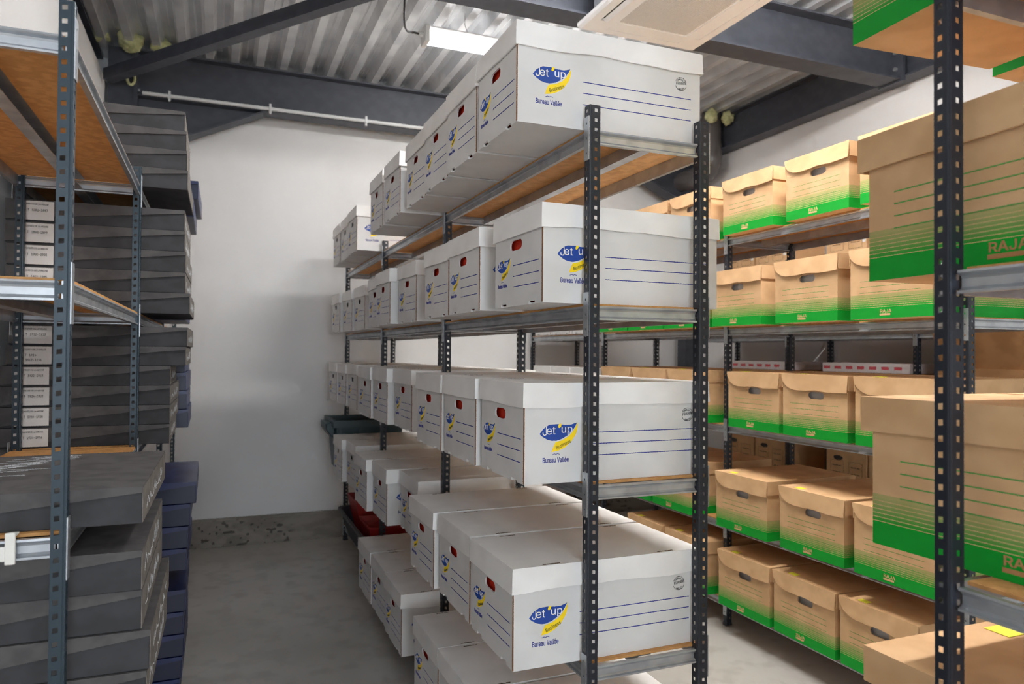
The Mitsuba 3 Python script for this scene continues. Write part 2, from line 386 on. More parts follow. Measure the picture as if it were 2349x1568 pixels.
# ------------------------------------------------------------------ racks
def post_mesh(H, sx, sy, fx=.031, fy=.026):
    def flange(w):
        poly = sbox(0, 0, w, H)
        n_ = int(H / .025)
        hc = .62 * w
        holes = [Polygon([(hc - .0045, z - .0042), (hc + .0045, z - .0052), (hc + .0045, z + .0042), (hc - .0045, z + .0052)]) for z in [H - .013 - .025 * i for i in range(n_)] if z > .02]
        return prism(poly.difference(unary_union(holes)), .0018)
    A = basis(flange(fx), (sx, 0, 0), (0, 0, 1), (0, sy, 0))
    B = basis(flange(fy), (0, sy, 0), (0, 0, 1), (sx, 0, 0))
    C = trimesh.creation.cylinder(.0042, H, sections=12)
    C.apply_translation((sx * .0035, sy * .0035, H / 2))
    F = bx(min(0, sx * .034), max(0, sx * .034), min(0, sy * .03), max(0, sy * .03), 0, .012)
    return cat_([A, B, C, F])

BEAM = [(0, 0), (.011, 0), (.012, -.004), (.010, -.006), (.004, -.009), (.002, -.013), (.002, -.026), (.006, -.030), (.012, -.032), (.012, -.036), (0, -.036)]
def beam_mesh(L, out):
    return basis(prism(Polygon(BEAM), L), out, (0, 0, 1), (-out[1], out[0], 0))

def rack(key, depth, ys, zs, sx, mpost, world=None, H=2.0, fx=.031, boards=True, plate_sides=(-1, 1), bmat='m_galv', x_off=0.0):
    """local frame: x from 0 (aisle side posts) to depth, y along the bays."""
    W = world or T()
    sh = {}
    def put(name, ck, make, m, pos, rot=0):
        if ck not in sh:
            sh[ck] = P(make(), m)
        part(key, name, sh[ck], W @ T().translate(list(pos)) @ T().rotate([0, 0, 1], rot))
    xs = (0.0, depth - .033) if sx > 0 else (0.033, depth)
    for y in ys:
        for x in xs:
            put('post', 'post', lambda: post_mesh(H, sx, 1, fx), mpost, (x, y, 0))
    ox = 0 if sx > 0 else .033
    for z in zs:
        for y in ys:      # cross rails
            put('cross_rail', 'rail', lambda: basis(prism(Polygon(BEAM), depth - (.040 if sx > 0 else .026)), (0, -1, 0), (0, 0, 1), (1, 0, 0)), bmat, (.004 if sx > 0 else .036 - .033 + .004, y + .0145, z))
        for y0, y1 in zip(ys[:-1], ys[1:]):
            L = y1 - y0 - .004
            put('beam', f'bl{L:.3f}', lambda: basis(prism(Polygon(BEAM), L), (-1, 0, 0), (0, 0, 1), (0, -1, 0), (0, L, 0)), bmat, (.0145, y0 + .004, z))
            put('beam', f'br{L:.3f}', lambda: basis(prism(Polygon(BEAM), L), (1, 0, 0), (0, 0, 1), (0, -1, 0), (0, L, 0)), bmat, (depth - .0145, y0 + .004, z))
            put('support_bar', f'sb{L:.3f}', lambda: cat_([bx(-.02, .02, .02, L - .02, -.002, -.0005), bx(-.02, -.0185, .02, L - .02, -.03, -.002), bx(-.02, .012, .02, L - .02, -.032, -.03)]), bmat, (depth / 2, y0 + .004, z))
            if boards:
                put('shelf_board', f'bd{L:.3f}', lambda: bx(.006, depth - .006, .020, L - .002, 0, .006), 'm_board', (0, y0 + .004, z + .0003))
        for y in ys:
            for s in plate_sides:
                xx = -.0022 if s < 0 else depth + .0002
                if sx < 0 and s > 0:
                    xx = depth + .0002
                put('bracket', 'br', lambda: prism_plate(), 'm_galv', (xx, y + .013, z))
    return key

def prism_plate():
    pl_ = sbox(-.013, -.078, .013, .034).difference(unary_union([Point(0, q).buffer(.0032, 3) for q in (-.06, -.022, .016)]))
    return basis(prism(pl_, .002), (0, 1, 0), (0, 0, 1), (1, 0, 0))

MZ = [1.937, 1.487, 1.029, .571, .115]
mid = thing('shelving_rack', 'dark perforated-post rack carrying the white boxes in the middle', 'shelving rack')
rack(mid, .370, [1.634, 2.895, 4.105, 5.36], MZ, 1, 'm_post', T().translate([.875, 0, 0]))
AZ = [1.952, 1.497, 1.006, .516, .128]
ark = thing('shelving_rack', 'rack behind the right aisle carrying the facing brown and green boxes', 'shelving rack')
labels[ark]['label'] = 'long rack across the pale aisle carrying brown boxes with flap lids'
rack(ark, .44, [1.725, 3.0, 4.27, 5.46], AZ, 1, 'm_post', T().translate([2.40, 0, 0]))
crk = thing('shelving_rack', 'rearmost rack against the pale wall seen through the gaps between brown boxes', 'shelving rack')
rack(crk, .40, [1.86, 2.82, 3.78, 4.74], AZ, 1, 'm_post', T().translate([3.52, 0, 0]))
LZ = [1.937, 1.490, 1.028, .572, .11]
lrk = thing('shelving_rack', 'blue-grey post rack carrying the dark clamshell boxes by the wall', 'shelving rack')
rack(lrk, .375, [1.522, 2.81, 4.075, 5.33], LZ, -1, 'm_post_blue', T().translate([-.62, 0, 0]), fx=.025)
nrk = thing('shelving_rack', 'rack end with dark post and grey rails beside the big brown boxes', 'shelving rack')
NZ = [1.955, 1.497, 1.013, .562, .11]
# local x (depth) -> world y from .42 ; local y (bays) -> world x
WN = T([[0, 1, 0, 1.043], [1, 0, 0, .42], [0, 0, 1, 0], [0, 0, 0, 1]])
def near_rack():
    zs, y0, y1, x0, x1 = NZ, .43, .780, 1.043, 2.30
    pm, pm2 = P(post_mesh(2.25, 1, 1), 'm_post'), P(post_mesh(2.25, 1, -1), 'm_post')
    for x in (x0, x1):
        part(nrk, 'post', pm, T().translate([x, y1, 0]))
        part(nrk, 'post', pm, T().translate([x, y0, 0]))
    rail = P(basis(prism(Polygon(BEAM), y1 - y0 - .008), (-1, 0, 0), (0, 0, 1), (0, 1, 0)), 'm_galv')
    L = x1 - x0 - .006
    bf = P(basis(prism(Polygon(BEAM), L), (0, 1, 0), (0, 0, 1), (1, 0, 0)), 'm_galv')
    bn = P(basis(prism(Polygon(BEAM), L), (0, -1, 0), (0, 0, 1), (1, 0, 0)), 'm_galv')
    sb = P(cat_([bx(0, L - .02, -.02, .02, -.002, -.0005), bx(0, L - .02, .0185, .02, -.03, -.002), bx(0, L - .02, -.012, .02, -.032, -.03)]), 'm_galv')
    bd = P(bx(.030, L, .0, y1 - y0 - .004, 0, .006), 'm_board')
    brk = P(basis(prism_plate(), (0, 1, 0), (1, 0, 0), (0, 0, 1)), 'm_galv')
    for z in zs:
        for x in (x0, x1):
            part(nrk, 'cross_rail', rail, T().translate([x + .022, y0 + .003, z]))
        part(nrk, 'beam', bf, T().translate([x0 + .004, y1 + .012, z]))
        part(nrk, 'beam', bn, T().translate([x0 + .004, y0 - .002, z]))
        part(nrk, 'support_bar', sb, T().translate([x0 + .02, (y0 + y1) / 2, z]))
        part(nrk, 'shelf_board', bd, T().translate([x0 + .004, y0 + .001, z + .0003]))
        for x in (x0, x1):
            part(nrk, 'bracket', brk, T().translate([x + .016, y1 + .0262, z]))
near_rack()

# ------------------------------------------------------------------ white archive boxes
L_, W_, H_ = .55, .288, .250

def wob(m, amp, f, seed, mask=None):
    v = m.vertices.copy()
    for k in range(3):
        d = amp[k] * (meshkit.fbm(v * f + 31.7 * k, 2, seed + k) - .5) * 2
        v[:, k] += d if mask is None else d * mask(v)
    m.vertices = v
    return m

def slot_y(x, y, z, l, h, d=.03):
    """rounded slot through a face normal to x (centre y, z)."""
    a = m3.Manifold.cylinder(d * 2, h / 2, h / 2, 16, True).rotate((0, 90, 0))
    return m3.Manifold.batch_hull([a.translate((x, y - l / 2 + h / 2, z)), a.translate((x, y + l / 2 - h / 2, z))])

def white_body():
    o = mbox(-L_ / 2, L_ / 2, -W_ / 2, W_ / 2, 0, H_)
    o -= mbox(-L_ / 2 + .005, L_ / 2 - .005, -W_ / 2 + .004, W_ / 2 - .004, .005, H_ + .01)
    for s in (-1, 1):
        o -= slot_y(s * L_ / 2, .010, H_ - .083, .074, .028)
        for yy in (-.085, .085):
            o -= mbox(s * L_ / 2 - .009, s * L_ / 2 + .009, yy - .017, yy + .017, -.01, .008)
    return tri(o)

def white_lid(seed):
    e, t, sk = .005, .004, .060
    a = mbox(-L_ / 2 - e, L_ / 2 + e, -W_ / 2 - e, W_ / 2 + e, H_ - sk + .004, H_ + .004)
    a -= mbox(-L_ / 2 - e + t, L_ / 2 + e - t, -W_ / 2 - e + t, W_ / 2 + e - t, H_ - sk - .01, H_ + .0006)
    m = tri(a.refine_to_length(.035))
    low = lambda v: np.clip((H_ - .008 - v[:, 2]) / .05, 0, 1)
    m = wob(m, (.0022, .0022, .0075), 9.0, seed, low)
    # skirt flares outward a little at its lower edge
    v = m.vertices.copy()
    g_ = low(v) * .0012 + low(v) * .002 * meshkit.noise(v * 14, seed + 5)
    v[:, 0] += np.sign(v[:, 0]) * g_ * (np.abs(v[:, 0]) > L_ / 2 - .002)
    v[:, 1] += np.sign(v[:, 1]) * g_ * (np.abs(v[:, 1]) > W_ / 2 - .002)
    m.vertices = v
    return m

def txt(s, h, cond=1.0, bold=False):
    m = meshkit.text_mesh(s, h, .0004, bold)
    m.apply_scale((cond, 1, 1))
    return m

def place2(m, x, y, rot=0.0, z=0.0):
    m = m.copy()
    m.apply_transform(trimesh.transformations.rotation_matrix(rot, [0, 0, 1]))
    m.apply_translation((x, y, z))
    return m

def sm(pts, n=6):
    p = np.array(pts + [pts[0]], float)
    cs = CubicSpline(np.arange(len(p)), p, bc_type='periodic')
    return cs(np.linspace(0, len(p) - 1, n * (len(p) - 1))[:-1])

K = .105 / 425.0
def lg(pts):
    return [((x - 135) * K, ((230 + .125 * (x - 135)) - y) * K) for x, y in pts]
LEAF = Polygon(lg([(135, 232), (175, 187), (215, 164), (250, 153), (330, 160), (420, 181), (490, 190), (562, 177), (540, 215), (505, 258), (460, 290), (390, 320), (320, 329), (270, 321), (220, 301), (170, 266)])).buffer(.0006).buffer(-.0006)
SWOOSH = Polygon(lg([(567, 177), (570, 215), (562, 262), (545, 302), (490, 370), (420, 415), (350, 435), (272, 438), (285, 400), (300, 368), (315, 343), (390, 336), (470, 304), (520, 258), (550, 215)]))
DROP = affinity.rotate(affinity.scale(Point(0, 0).buffer(.0052, 8), .75, 1.15), -28)

def logo(full):
    """decals in the face plane (x to the reader's right, y up), origin at the leaf's tip."""
    blue = [prism(LEAF, .0003)]
    yel = [prism(SWOOSH, .0003), place2(prism(affinity.translate(DROP, 0, 0), .0004),   .0560, .0190, 0, .0006)]
    wh = [place2(txt('J', .0225, .9), .0065, -.0045, .02, .0004), place2(txt('et', .0205, 1.08), .0175, -.0020, .0, .0004), place2(txt('up', .0195, 1.08), .0590, .0010, .0, .0004)]
    ink = [place2(txt('Business', .0092, .85), .0475, -.0415, .40, .0004)]
    bl2 = [place2(txt('Bureau Vall\u00e9e', .0125, .66, True), .008, -.073, 0.0, 0)]
    bird = LineString([(.036, -.0535), (.042, -.0515), (.046, -.0535), (.050, -.0512), (.056, -.0535)]).buffer(.0007)
    bl2.append(prism(bird, .0003))
    return blue, yel, wh, ink, bl2

def print_set():
    out = {k: [] for k in ('stamp',)}
    # long side facing -y: reader's right is +x
    faces = [((1, 0, 0), (0, 0, 1), (0, -1, 0), lambda u, v: (-L_ / 2 + u, -W_ / 2 - .0002, v), 'long'), ((0, -1, 0), (0, 0, 1), (-1, 0, 0), lambda u, v: (-L_ / 2 - .0002, W_ / 2 - u, v), 'short')]
    for ox, oy, oz, at, kind in faces:
        b, y, w, ik, b2 = logo(True)
        y, drop = y[:1], y[1:]
        s = 1.0 if kind == 'long' else .80
        org = at(.042, .126) if kind == 'long' else at(.014, .114)
        def tr(m):
            m = m.copy(); m.apply_scale((s, s, 1))
            return basis(m, ox, oy, oz, org)
        out['blue' + kind] = [tr(q) for q in b]; out['yel' + kind] = [tr(q) for q in y]; out['drop' + kind] = [tr(q) for q in drop]; out['wh' + kind] = [tr(q) for q in w]
        out['black' + kind] = [tr(q) for q in ik]; out['ink' + kind] = [tr(q) for q in b2]
        out['lines' + kind] = []
        l0, l1, zs = (.184, .520, (.125, .096, .066)) if kind == 'long' else (.118, .268, (.112, .082, .053))
        for z in zs:
            out['lines' + kind].append(basis(bx(0, l1 - l0, -.0011, .0011, 0, .0003), ox, oy, oz, at(l0, z)))
        if kind == 'long':
            ring = Point(0, 0).buffer(.0185, 12).difference(Point(0, 0).buffer(.0174, 12))
            c = at(.487, .164)
            out['stamp'].append(basis(prism(ring.difference(sbox(-.03, -.006, .03, .006)), .0003), ox, oy, oz, c))
            out['stamp'].append(basis(place2(txt('FRANCE', .0075, .86), -.0155, -.0036, .12), ox, oy, oz, c))
            for word, a0, sgn in (('FABRIQUE EN', 2.55, -1), ('MADE IN', 4.15, 1)):
                for i, ch in enumerate(word):
                    if ch == ' ':
                        continue
                    a = a0 + sgn * i * (.20 if sgn < 0 else .19)
                    r = .0112 if sgn < 0 else .0158
                    rot = a - math.pi / 2 if sgn < 0 else a + math.pi / 2
                    out['stamp'].append(basis(place2(txt(ch, .0046), r * math.cos(a) - .001, r * math.sin(a) - .001, rot), ox, oy, oz, c))
    return {k: cat_(v) for k, v in out.items()}

SLT = P(bx(-.024, .024, -.0022, .0022, 0, .0006), 'm_slot')
WB = P(white_body(), 'm_white_board')
WL = [P(white_lid(s), 'm_white_lid') for s in (3, 11, 23, 41)]
PR = print_set()
PRP = [(n_, P(PR[k_ + f_], m_)) for f_ in ('long', 'short') for n_, k_, m_ in (('logo_leaf', 'blue', 'm_blue'), ('logo_swoosh', 'yel', 'm_yellow'), ('logo_drop', 'drop', 'm_yellow'), ('logo_lettering', 'wh', 'm_white_lid'), ('logo_tagline', 'black', 'm_black_ink'), ('shop_lettering', 'ink', 'm_ink'), ('printed_lines', 'lines', 'm_ink'))] + [('printed_stamp', P(PR['stamp'], 'm_black_ink'))]
RED = P(bx(-L_ / 2 + .016, L_ / 2 - .016, -W_ / 2 + .012, W_ / 2 - .012, .018, H_ - .010), 'm_red')
FIL = P(bx(-L_ / 2 + .014, L_ / 2 - .014, -W_ / 2 + .012, W_ / 2 - .012, .007, H_ - .010), 'm_slot')
EDGE = P(bx(-L_ / 2 - .0012, -L_ / 2 + .001, -W_ / 2 - .0004, -W_ / 2 + .0028, .002, H_ - .055), 'm_raw_edge')

def white_box(x, y, z, yaw, label, group, tilt=0.0, red=True, lid=0, wide=1.0, slots=False):
    """x: face x, y: near edge."""
    key = thing('archive_box', label, 'archive box', group)
    w = T().translate([x, y, z]) @ T().rotate([0, 0, 1], yaw) @ T().rotate([0, 1, 0], tilt) @ T().scale([1, wide, 1]) @ T().translate([L_ / 2, W_ / 2, 0])
    part(key, 'body', WB, w)
    part(key, 'lid', WL[lid % 4], w)
    part(key, 'contents', RED if red else FIL, w)
    part(key, 'raw_edge', EDGE, w)
    if slots:
        for sx_ in (-.17, .17):
            for sy_ in (-1, 1):
                part(key, 'lid_slot', SLT, w @ T().translate([sx_, sy_ * (W_ / 2 - .004), H_ + .0038]))
    for n_, q in PRP:
        part(key, n_, q, w)
    return key

ROWS = {
    1: [(.690, 1.671, 0), (.692, 1.980, 0), (.700, 2.287, 0), (.709, 2.594, 0), (.700, 2.955, 0), (.700, 3.290, 0), (.735, 4.145, 0), (.742, 4.460, 0), (.740, 4.775, 0)],
    2: [(.764, 1.673, 1.6), (.742, 2.085, 0), (.748, 2.420, 0), (.768, 2.936, .4), (.733, 3.270, 0), (.760, 3.597, 0), (.785, 4.148, .6), (.770, 4.482, .6), (.748, 4.812, .6)],
    3: [(.716, 1.672, 0), (.706, 2.008, 0), (.703, 2.347, 0), (.752, 2.934, 0), (.724, 3.270, 0), (.716, 3.610, 0), (.745, 4.146, 0), (.740, 4.490, 0), (.735, 4.835, 0)],
    4: [(.690, 1.672, 0), (.693, 2.010, 0), (.682, 2.350, 0), (.785, 2.934, 0), (.728, 3.275, 0), (.700, 3.610, 0), (.745, 4.146, 0), (.718, 4.475, 0)],
    5: [(.697, 1.700, 0), (.705, 2.035, 0), (.705, 2.365, 0), (.717, 2.934, 0), (.725, 3.262, 0), (.722, 3.600, 0)]}
SH = {1: 'top shelf', 2: 'second shelf down', 3: 'third shelf down', 4: 'fourth shelf down', 5: 'bottom shelf'}
EXTRA = {(1, 0): 'tall in view, big logo and blank lines above the end posts', (2, 0): '', }
for r, L in ROWS.items():
    for i, (xf, yn, yaw) in enumerate(L):
        lab = f'white lidded box, {ORD[i]} from the near end, {SH[r]} of middle rack'
        white_box(xf, yn, MZ[r - 1] + .0068, yaw + rnd.uniform(-.15, .15), lab, f'white boxes on the {SH[r]} of the middle rack', slots=(r > 2), wide=1.0 if r == 1 else 1.08, red=(i < 6), lid=rnd.randrange(4))

# ------------------------------------------------------------------ brown boxes with green band
BL, BW, BH = .53, .352, .266

def raja_body(kind):
    o = mbox(-BL / 2, BL / 2, -BW / 2, BW / 2, 0, BH - .003)
    o -= mbox(-BL / 2 + .005, BL / 2 - .005, -BW / 2 + .004, BW / 2 - .004, .005, BH + .01)
    for s in (-1, 1):
        o -= slot_y(s * BL / 2, -.012, BH - .084, .088, .030)
    m = tri(o)
    return P(m, 'm_raja', uv=np.c_[m.vertices[:, 1] + m.vertices[:, 0], m.vertices[:, 2]])

def raja_lid(seed):
    e, t, sk = .005, .004, .058
    a = mbox(-BL / 2 - .001, BL / 2 + e, -BW / 2 - e, BW / 2 + e, BH - sk, BH + .003)
    a -= mbox(-BL / 2 - .01, BL / 2 + e - t, -BW / 2 - e + t, BW / 2 + e - t, BH - sk - .01, BH - .0005)
    m = tri(a.refine_to_length(.05))
    low = lambda v: np.clip((BH - .01 - v[:, 2]) / .05, 0, 1)
    m = wob(m, (.001, .001, .002), 9.0, seed, low)
    return P(m, 'm_kraft')

def raja_lid_full(seed):
    e, t, sk = .018, .0045, .060
    a = mbox(-BL / 2 - e, BL / 2 + e, -BW / 2 - .011, BW / 2 + .011, BH - sk, BH + .003)
    a -= mbox(-BL / 2 - e + t, BL / 2 + e - t, -BW / 2 - .011 + t, BW / 2 + .011 - t, BH - sk - .01, BH - .0005)
    m = tri(a.refine_to_length(.05))
    low = lambda v: np.clip((BH - .01 - v[:, 2]) / .05, 0, 1)
    return P(wob(m, (.0012, .0012, .0025), 9.0, seed, low), 'm_kraft')

def raja_flap(seed):
    w, h = BW + 2 * .005, .070
    pts_ = [(0, 0)]
    for t in np.linspace(0, 1, 14):        # swept corner at the reader's left
        a = t * math.pi / 2
        pts_.append((.100 * (1 - math.cos(a)), -h * math.sin(a)))
    pts_ += [(w * .4, -h), (w * .55, -h + .004), (w * .75, -h - .002), (w, -h + .001), (w, 0)]
    m = prism(Polygon(pts_).buffer(0), .004)
    ca, sa = math.cos(.11), math.sin(.11)
    return P(basis(m, (0, -1, 0), (sa, 0, ca), (-ca, 0, sa), (-BL / 2 - .001, w / 2, BH + .003)), 'm_kraft')

def raja_marks():
    ln, tx = [], []
    # short (handle) face at -x, reader's right is -y
    at = lambda u, v: (-BL / 2 - .0002, BW / 2 - u, v)
    ax_ = ((0, -1, 0), (0, 0, 1), (-1, 0, 0))
    for z in (.143, .121, .099, .077):
        ln.append(basis(bx(0, .26, -.0007, .0007, 0, .0003), *ax_, at(.045, z)))
    tx.append(basis(txt('RAJA', .0125, 1.15, True), *ax_, at(.135, .0205)))
    tx.append(basis(bx(0, .046, 0, .0075, 0, .0004), *ax_, at(.135, .0105)))
    return P(cat_(ln), 'm_green'), P(cat_(tx), 'm_kraft')

def raja_marks_long():
    ln, tx = [], []
    at = lambda u, v: (-BL / 2 + u, -BW / 2 - .0002, v)
    ax_ = ((1, 0, 0), (0, 0, 1), (0, -1, 0))
    for z in (.157, .135, .113, .091):
        ln.append(basis(bx(0, .40, -.0011, .0011, 0, .0003), *ax_, at(.058, z)))
    tx.append(basis(txt('RAJA', .0150, 1.25, True), *ax_, at(.238, .0235)))
    tx.append(basis(bx(0, .068, 0, .0075, 0, .0004), *ax_, at(.238, .0125)))
    return P(cat_(ln), 'm_green'), P(cat_(tx), 'm_kraft_dull')

RB, RL, RF = raja_body(0), [raja_lid(s) for s in (2, 9)], [raja_flap(s) for s in (1,)]
RLF = raja_lid_full(4)
RLN, RTX = raja_marks()
RLN2, RTX2 = raja_marks_long()
RFI = P(bx(-BL / 2 + .026, BL / 2 - .02, -BW / 2 + .015, BW / 2 - .015, .007, BH - .02), 'm_filler')

def sticky_mesh():
    g_ = trimesh.creation.box((.028, .045, .0006))
    g_ = g_.subdivide().subdivide()
    v = g_.vertices.copy()
    v[:, 2] += 6.0 * np.clip(v[:, 0] - .002, 0, 1) ** 2 + .0006
    g_.vertices = v
    return g_
STK = P(sticky_mesh(), 'm_sticky')

def raja_box(w, label, group, lid=0, long=False, sticky=None):
    key = thing('archive_box', label, 'archive box', group)
    part(key, 'body', RB, w)
    part(key, 'lid', RLF if long else RL[lid % 2], w)
    if not long:
        part(key, 'front_flap', RF[0], w)
    part(key, 'contents', RFI, w)
    part(key, 'printed_lines', RLN, w)
    part(key, 'printed_lettering', RTX, w)
    if long:
        part(key, 'side_lines', RLN2, w)
        part(key, 'side_lettering', RTX2, w)
    return key

def at_face(x, y, z, yaw=0.0, tilt=0.0):
    return T().translate([x, y, z]) @ T().rotate([0, 0, 1], yaw) @ T().rotate([0, 1, 0], tilt) @ T().translate([BL / 2, BW / 2, 0])

RROWS = {1: (2.345, [1.775, 2.185, 2.615, 3.065, 3.445, 3.825], (1, 2, 4)), 2: (2.29, [1.775, 2.19, 2.628, 3.04, 3.415, 3.79], (2,)),
         3: (2.345, [1.80, 2.192, 2.575, 3.09, 3.465, 3.84], (0, 1, 2)), 4: (2.31, [1.778, 2.175, 2.61, 3.185, 3.57], (0, 1, 2)), 5: (2.33, [1.865, 2.24, 2.615, 3.085, 3.47], (0, 1, 2))}
for r, (xf, yl, stk) in RROWS.items():
    for i, y in enumerate(yl):
        lab = f'brown flap-lid box, {ORD[i]} from the near end, {SH[r]} across pale aisle'
        w = at_face(xf, y, AZ[r - 1] + .0068, rnd.uniform(-.8, .8))
        raja_box(w, lab, f'brown boxes on the {SH[r]} of the far aisle rack', lid=rnd.randrange(2))
        if r in (3, 4, 5) and i in stk + (3, 4):
            single('sticky_note', STK, f'yellow sticky note on the {ORD[i]} brown box, {SH[r]} across pale aisle', 'sticky note', 'yellow sticky notes on brown lids', to=w @ T().translate([-BL / 2 + .03, BW / 2 - .09, BH + .0035]))
# white boxes at the far end of that rack
for r, yl in ((2, (4.31, 4.63, 4.95)), (3, (4.31, 4.63, 4.95))):
    for i, y in enumerate(yl):
        white_box(2.33, y, AZ[r - 1] + .0068, rnd.uniform(-.6, .6), f'white box beyond the brown ones, {ORD[i]} of three, {SH[r]} across pale aisle', 'white boxes at the far end of the brown box rack', lid=i)

# near rack: long sides face the aisle, box runs along y and overhangs the rack
def near_box(x, y_end, z, yaw, tilt):
    """box whose long printed side faces -x; local +x -> world -y, local -y -> world -x; y_end: far (overhanging) end."""
    return T().translate([x, y_end, z]) @ T().rotate([0, 0, 1], -90 + yaw) @ T().rotate([0, 1, 0], tilt) @ T().translate([BL / 2, BW / 2, 0])
NB = [(1, 1.132, 1.045, 1.9618, -4.0, 0.0, 'brown box overhead with its base showing, topmost on the near rack'), (1, 1.53, 1.045, 1.9618, 0, 0, 'second overhead brown box, behind the topmost one on near rack'),
      (2, 1.135, 1.010, 1.5038, -4.0, 0.0, 'brown box at eye level with lettering, upper shelf of near rack'), (2, 1.535, 1.0, 1.5038, 0, 0, 'brown box hidden behind the eye level one on near rack'),
      (3, 1.130, .998, 1.0198, 0.5, 0.0, 'brown box below eye level with printed lines, lower shelf of near rack'), (3, 1.52, 1.0, 1.0198, 0, 0, 'small corner of brown box behind the lower one on near rack'),
      (4, 1.112, .975, .5688, -0.5, 0.0, 'low brown box seen from above with yellow note, near rack'), (4, 1.50, 1.0, .5688, 0, 0, 'brown lid corner behind the low box on near rack')]
for r, x, ye, z, yaw, tilt, lab in NB:
    w = near_box(x, ye, z, yaw, tilt)
    raja_box(w, lab, 'brown boxes on the near rack', long=True, lid=r)
    if r == 4 and x < 1.2:
        single('sticky_note', P(trimesh.creation.box((.05, .075, .0008)), 'm_sticky'), 'large yellow note on the low brown lid of the near rack', 'sticky note', to=w @ T().translate([-.235, .135, BH + .0042]))

# ------------------------------------------------------------------ small brown cartons on the rearmost rack
def carton(w_, h_, seed):
    o = bx(0, .34, 0, w_, 0, h_)
    return P(o, 'm_kraft')
CAR = carton(.30, .26, 0)
def carton_marks():
    ms, tx = [], []
    at = lambda u, v: (-.0003, .30 - u, v)
    ax_ = ((0, -1, 0), (0, 0, 1), (-1, 0, 0))
    for u0, u1, z0, z1 in ((.03, .13, .05, .20), (.17, .27, .05, .20)):
        fr = sbox(u0, z0, u1, z1).difference(sbox(u0 + .002, z0 + .002, u1 - .002, z1 - .002))
        ms.append(basis(prism(fr, .0003), *ax_, at(0, 0)))
        for q in (.165, .125, .085):
            for k_ in range(3):
                ms.append(basis(bx(u0 + .015 + .024 * k_, u0 + .035 + .024 * k_, q, q + .006, 0, .0003), *ax_, at(0, 0)))
    return P(cat_(ms), 'm_raw_edge')
CMK = carton_marks()
CHO = P(basis(prism(affinity.scale(Point(0, 0).buffer(.014, 8), 2.6, 1), .0004), (0, -1, 0), (0, 0, 1), (-1, 0, 0), (-.0003, .21, .215)), 'm_hole')
for r, z, ys in ((1, AZ[0] + .0068, [1.93, 2.26, 2.86, 3.18, 3.83, 4.15]), (3, AZ[3] + .0068, [1.93, 2.26, 2.86, 3.18, 3.83, 4.15])):
    for i, y in enumerate(ys):
        nm = 'top shelf' if r == 1 else 'fourth shelf down'
        key = thing('carton', f'small brown carton, {ORD[i]} from the near end, {nm} of rearmost rack', 'carton', f'cartons on the {nm} of the rearmost rack')
        w = T().translate([3.55, y, z])
        part(key, 'body', CAR, w)
        part(key, 'printed_panels', CMK, w)
        if r == 3:
            part(key, 'hand_hole', CHO, w)
        else:
            part(key, 'tape', P(bx(-.0012, 0, .005, .028, .08, .23), 'm_paper'), w)

# flat boxes taped with red printed tape on the third shelf of that rack
TB = P(bx(0, .32, 0, .62, 0, .055), 'm_tape')
TBP = P(cat_([bx(-.0005, 0, .05 + .085 * i, .10 + .085 * i, .018, .036) for i in range(7)]), 'm_tape_print')
for i, (y, z) in enumerate(((2.86, 1.292), (3.80, 1.292))):
    pass
for i, y in enumerate((2.88, 3.83)):
    key = thing('carton', ['long flat carton with red printed tape on rearmost rack', 'long flat carton with tape beyond the red printed one'][i], 'carton')
    for j in range(1):
        w = T().translate([3.54, y, AZ[2] + .0068])
        part(key, 'body', P(bx(0, .34, 0, .62, 0, .25), 'm_kraft_dull'), w)
        part(key, 'tape', TB, w @ T().translate([-.003, 0, .252]))
        part(key, 'tape_print', TBP, w @ T().translate([-.003, 0, .252]))

key = thing('carton', 'big brown carton with an open flap near the end of rearmost rack', 'carton')
w = T().translate([3.54, 1.92, AZ[2] + .0068])
part(key, 'body', P(bx(0, .34, 0, .80, 0, .29), 'm_kraft_dull'), w)
part(key, 'flap', P(basis(bx(0, .22, 0, .78, 0, .004), (-.35, 0, .94), (0, 1, 0), (.94, 0, .35), (.02, .01, .29)), 'm_kraft_dull'), w)

# ------------------------------------------------------------------ dark clamshell boxes
CL, CD, CH = .545, .54, .072
def clam_tray():
    return tri(rbox(-CL / 2 + .003, CL / 2 - .001, -CD / 2 + .0055, CD / 2 - .0055, 0, CH - .003, .002))
def clam_lid():
    ms = [bx(-CL / 2, CL / 2, -CD / 2, CD / 2, CH - .003, CH)]
    side = Polygon([(-CL / 2, .006), (CL / 2, CH - .011), (CL / 2, CH - .002), (-CL / 2, CH - .002)])
    for s in (-1, 1):
        ms.append(basis(prism(side, .0050), (1, 0, 0), (0, 0, 1), (0, -1, 0), (0, s * CD / 2 + (.0050 if s < 0 else 0), 0)))
    ms.append(bx(-CL / 2, -CL / 2 + .0026, -CD / 2, CD / 2, .004, CH - .002))
    return cat_(ms)
def clam_end():
    return bx(CL / 2 - .0012, CL / 2 + .0006, -CD / 2 + .004, CD / 2 - .004, .002, CH - .004)

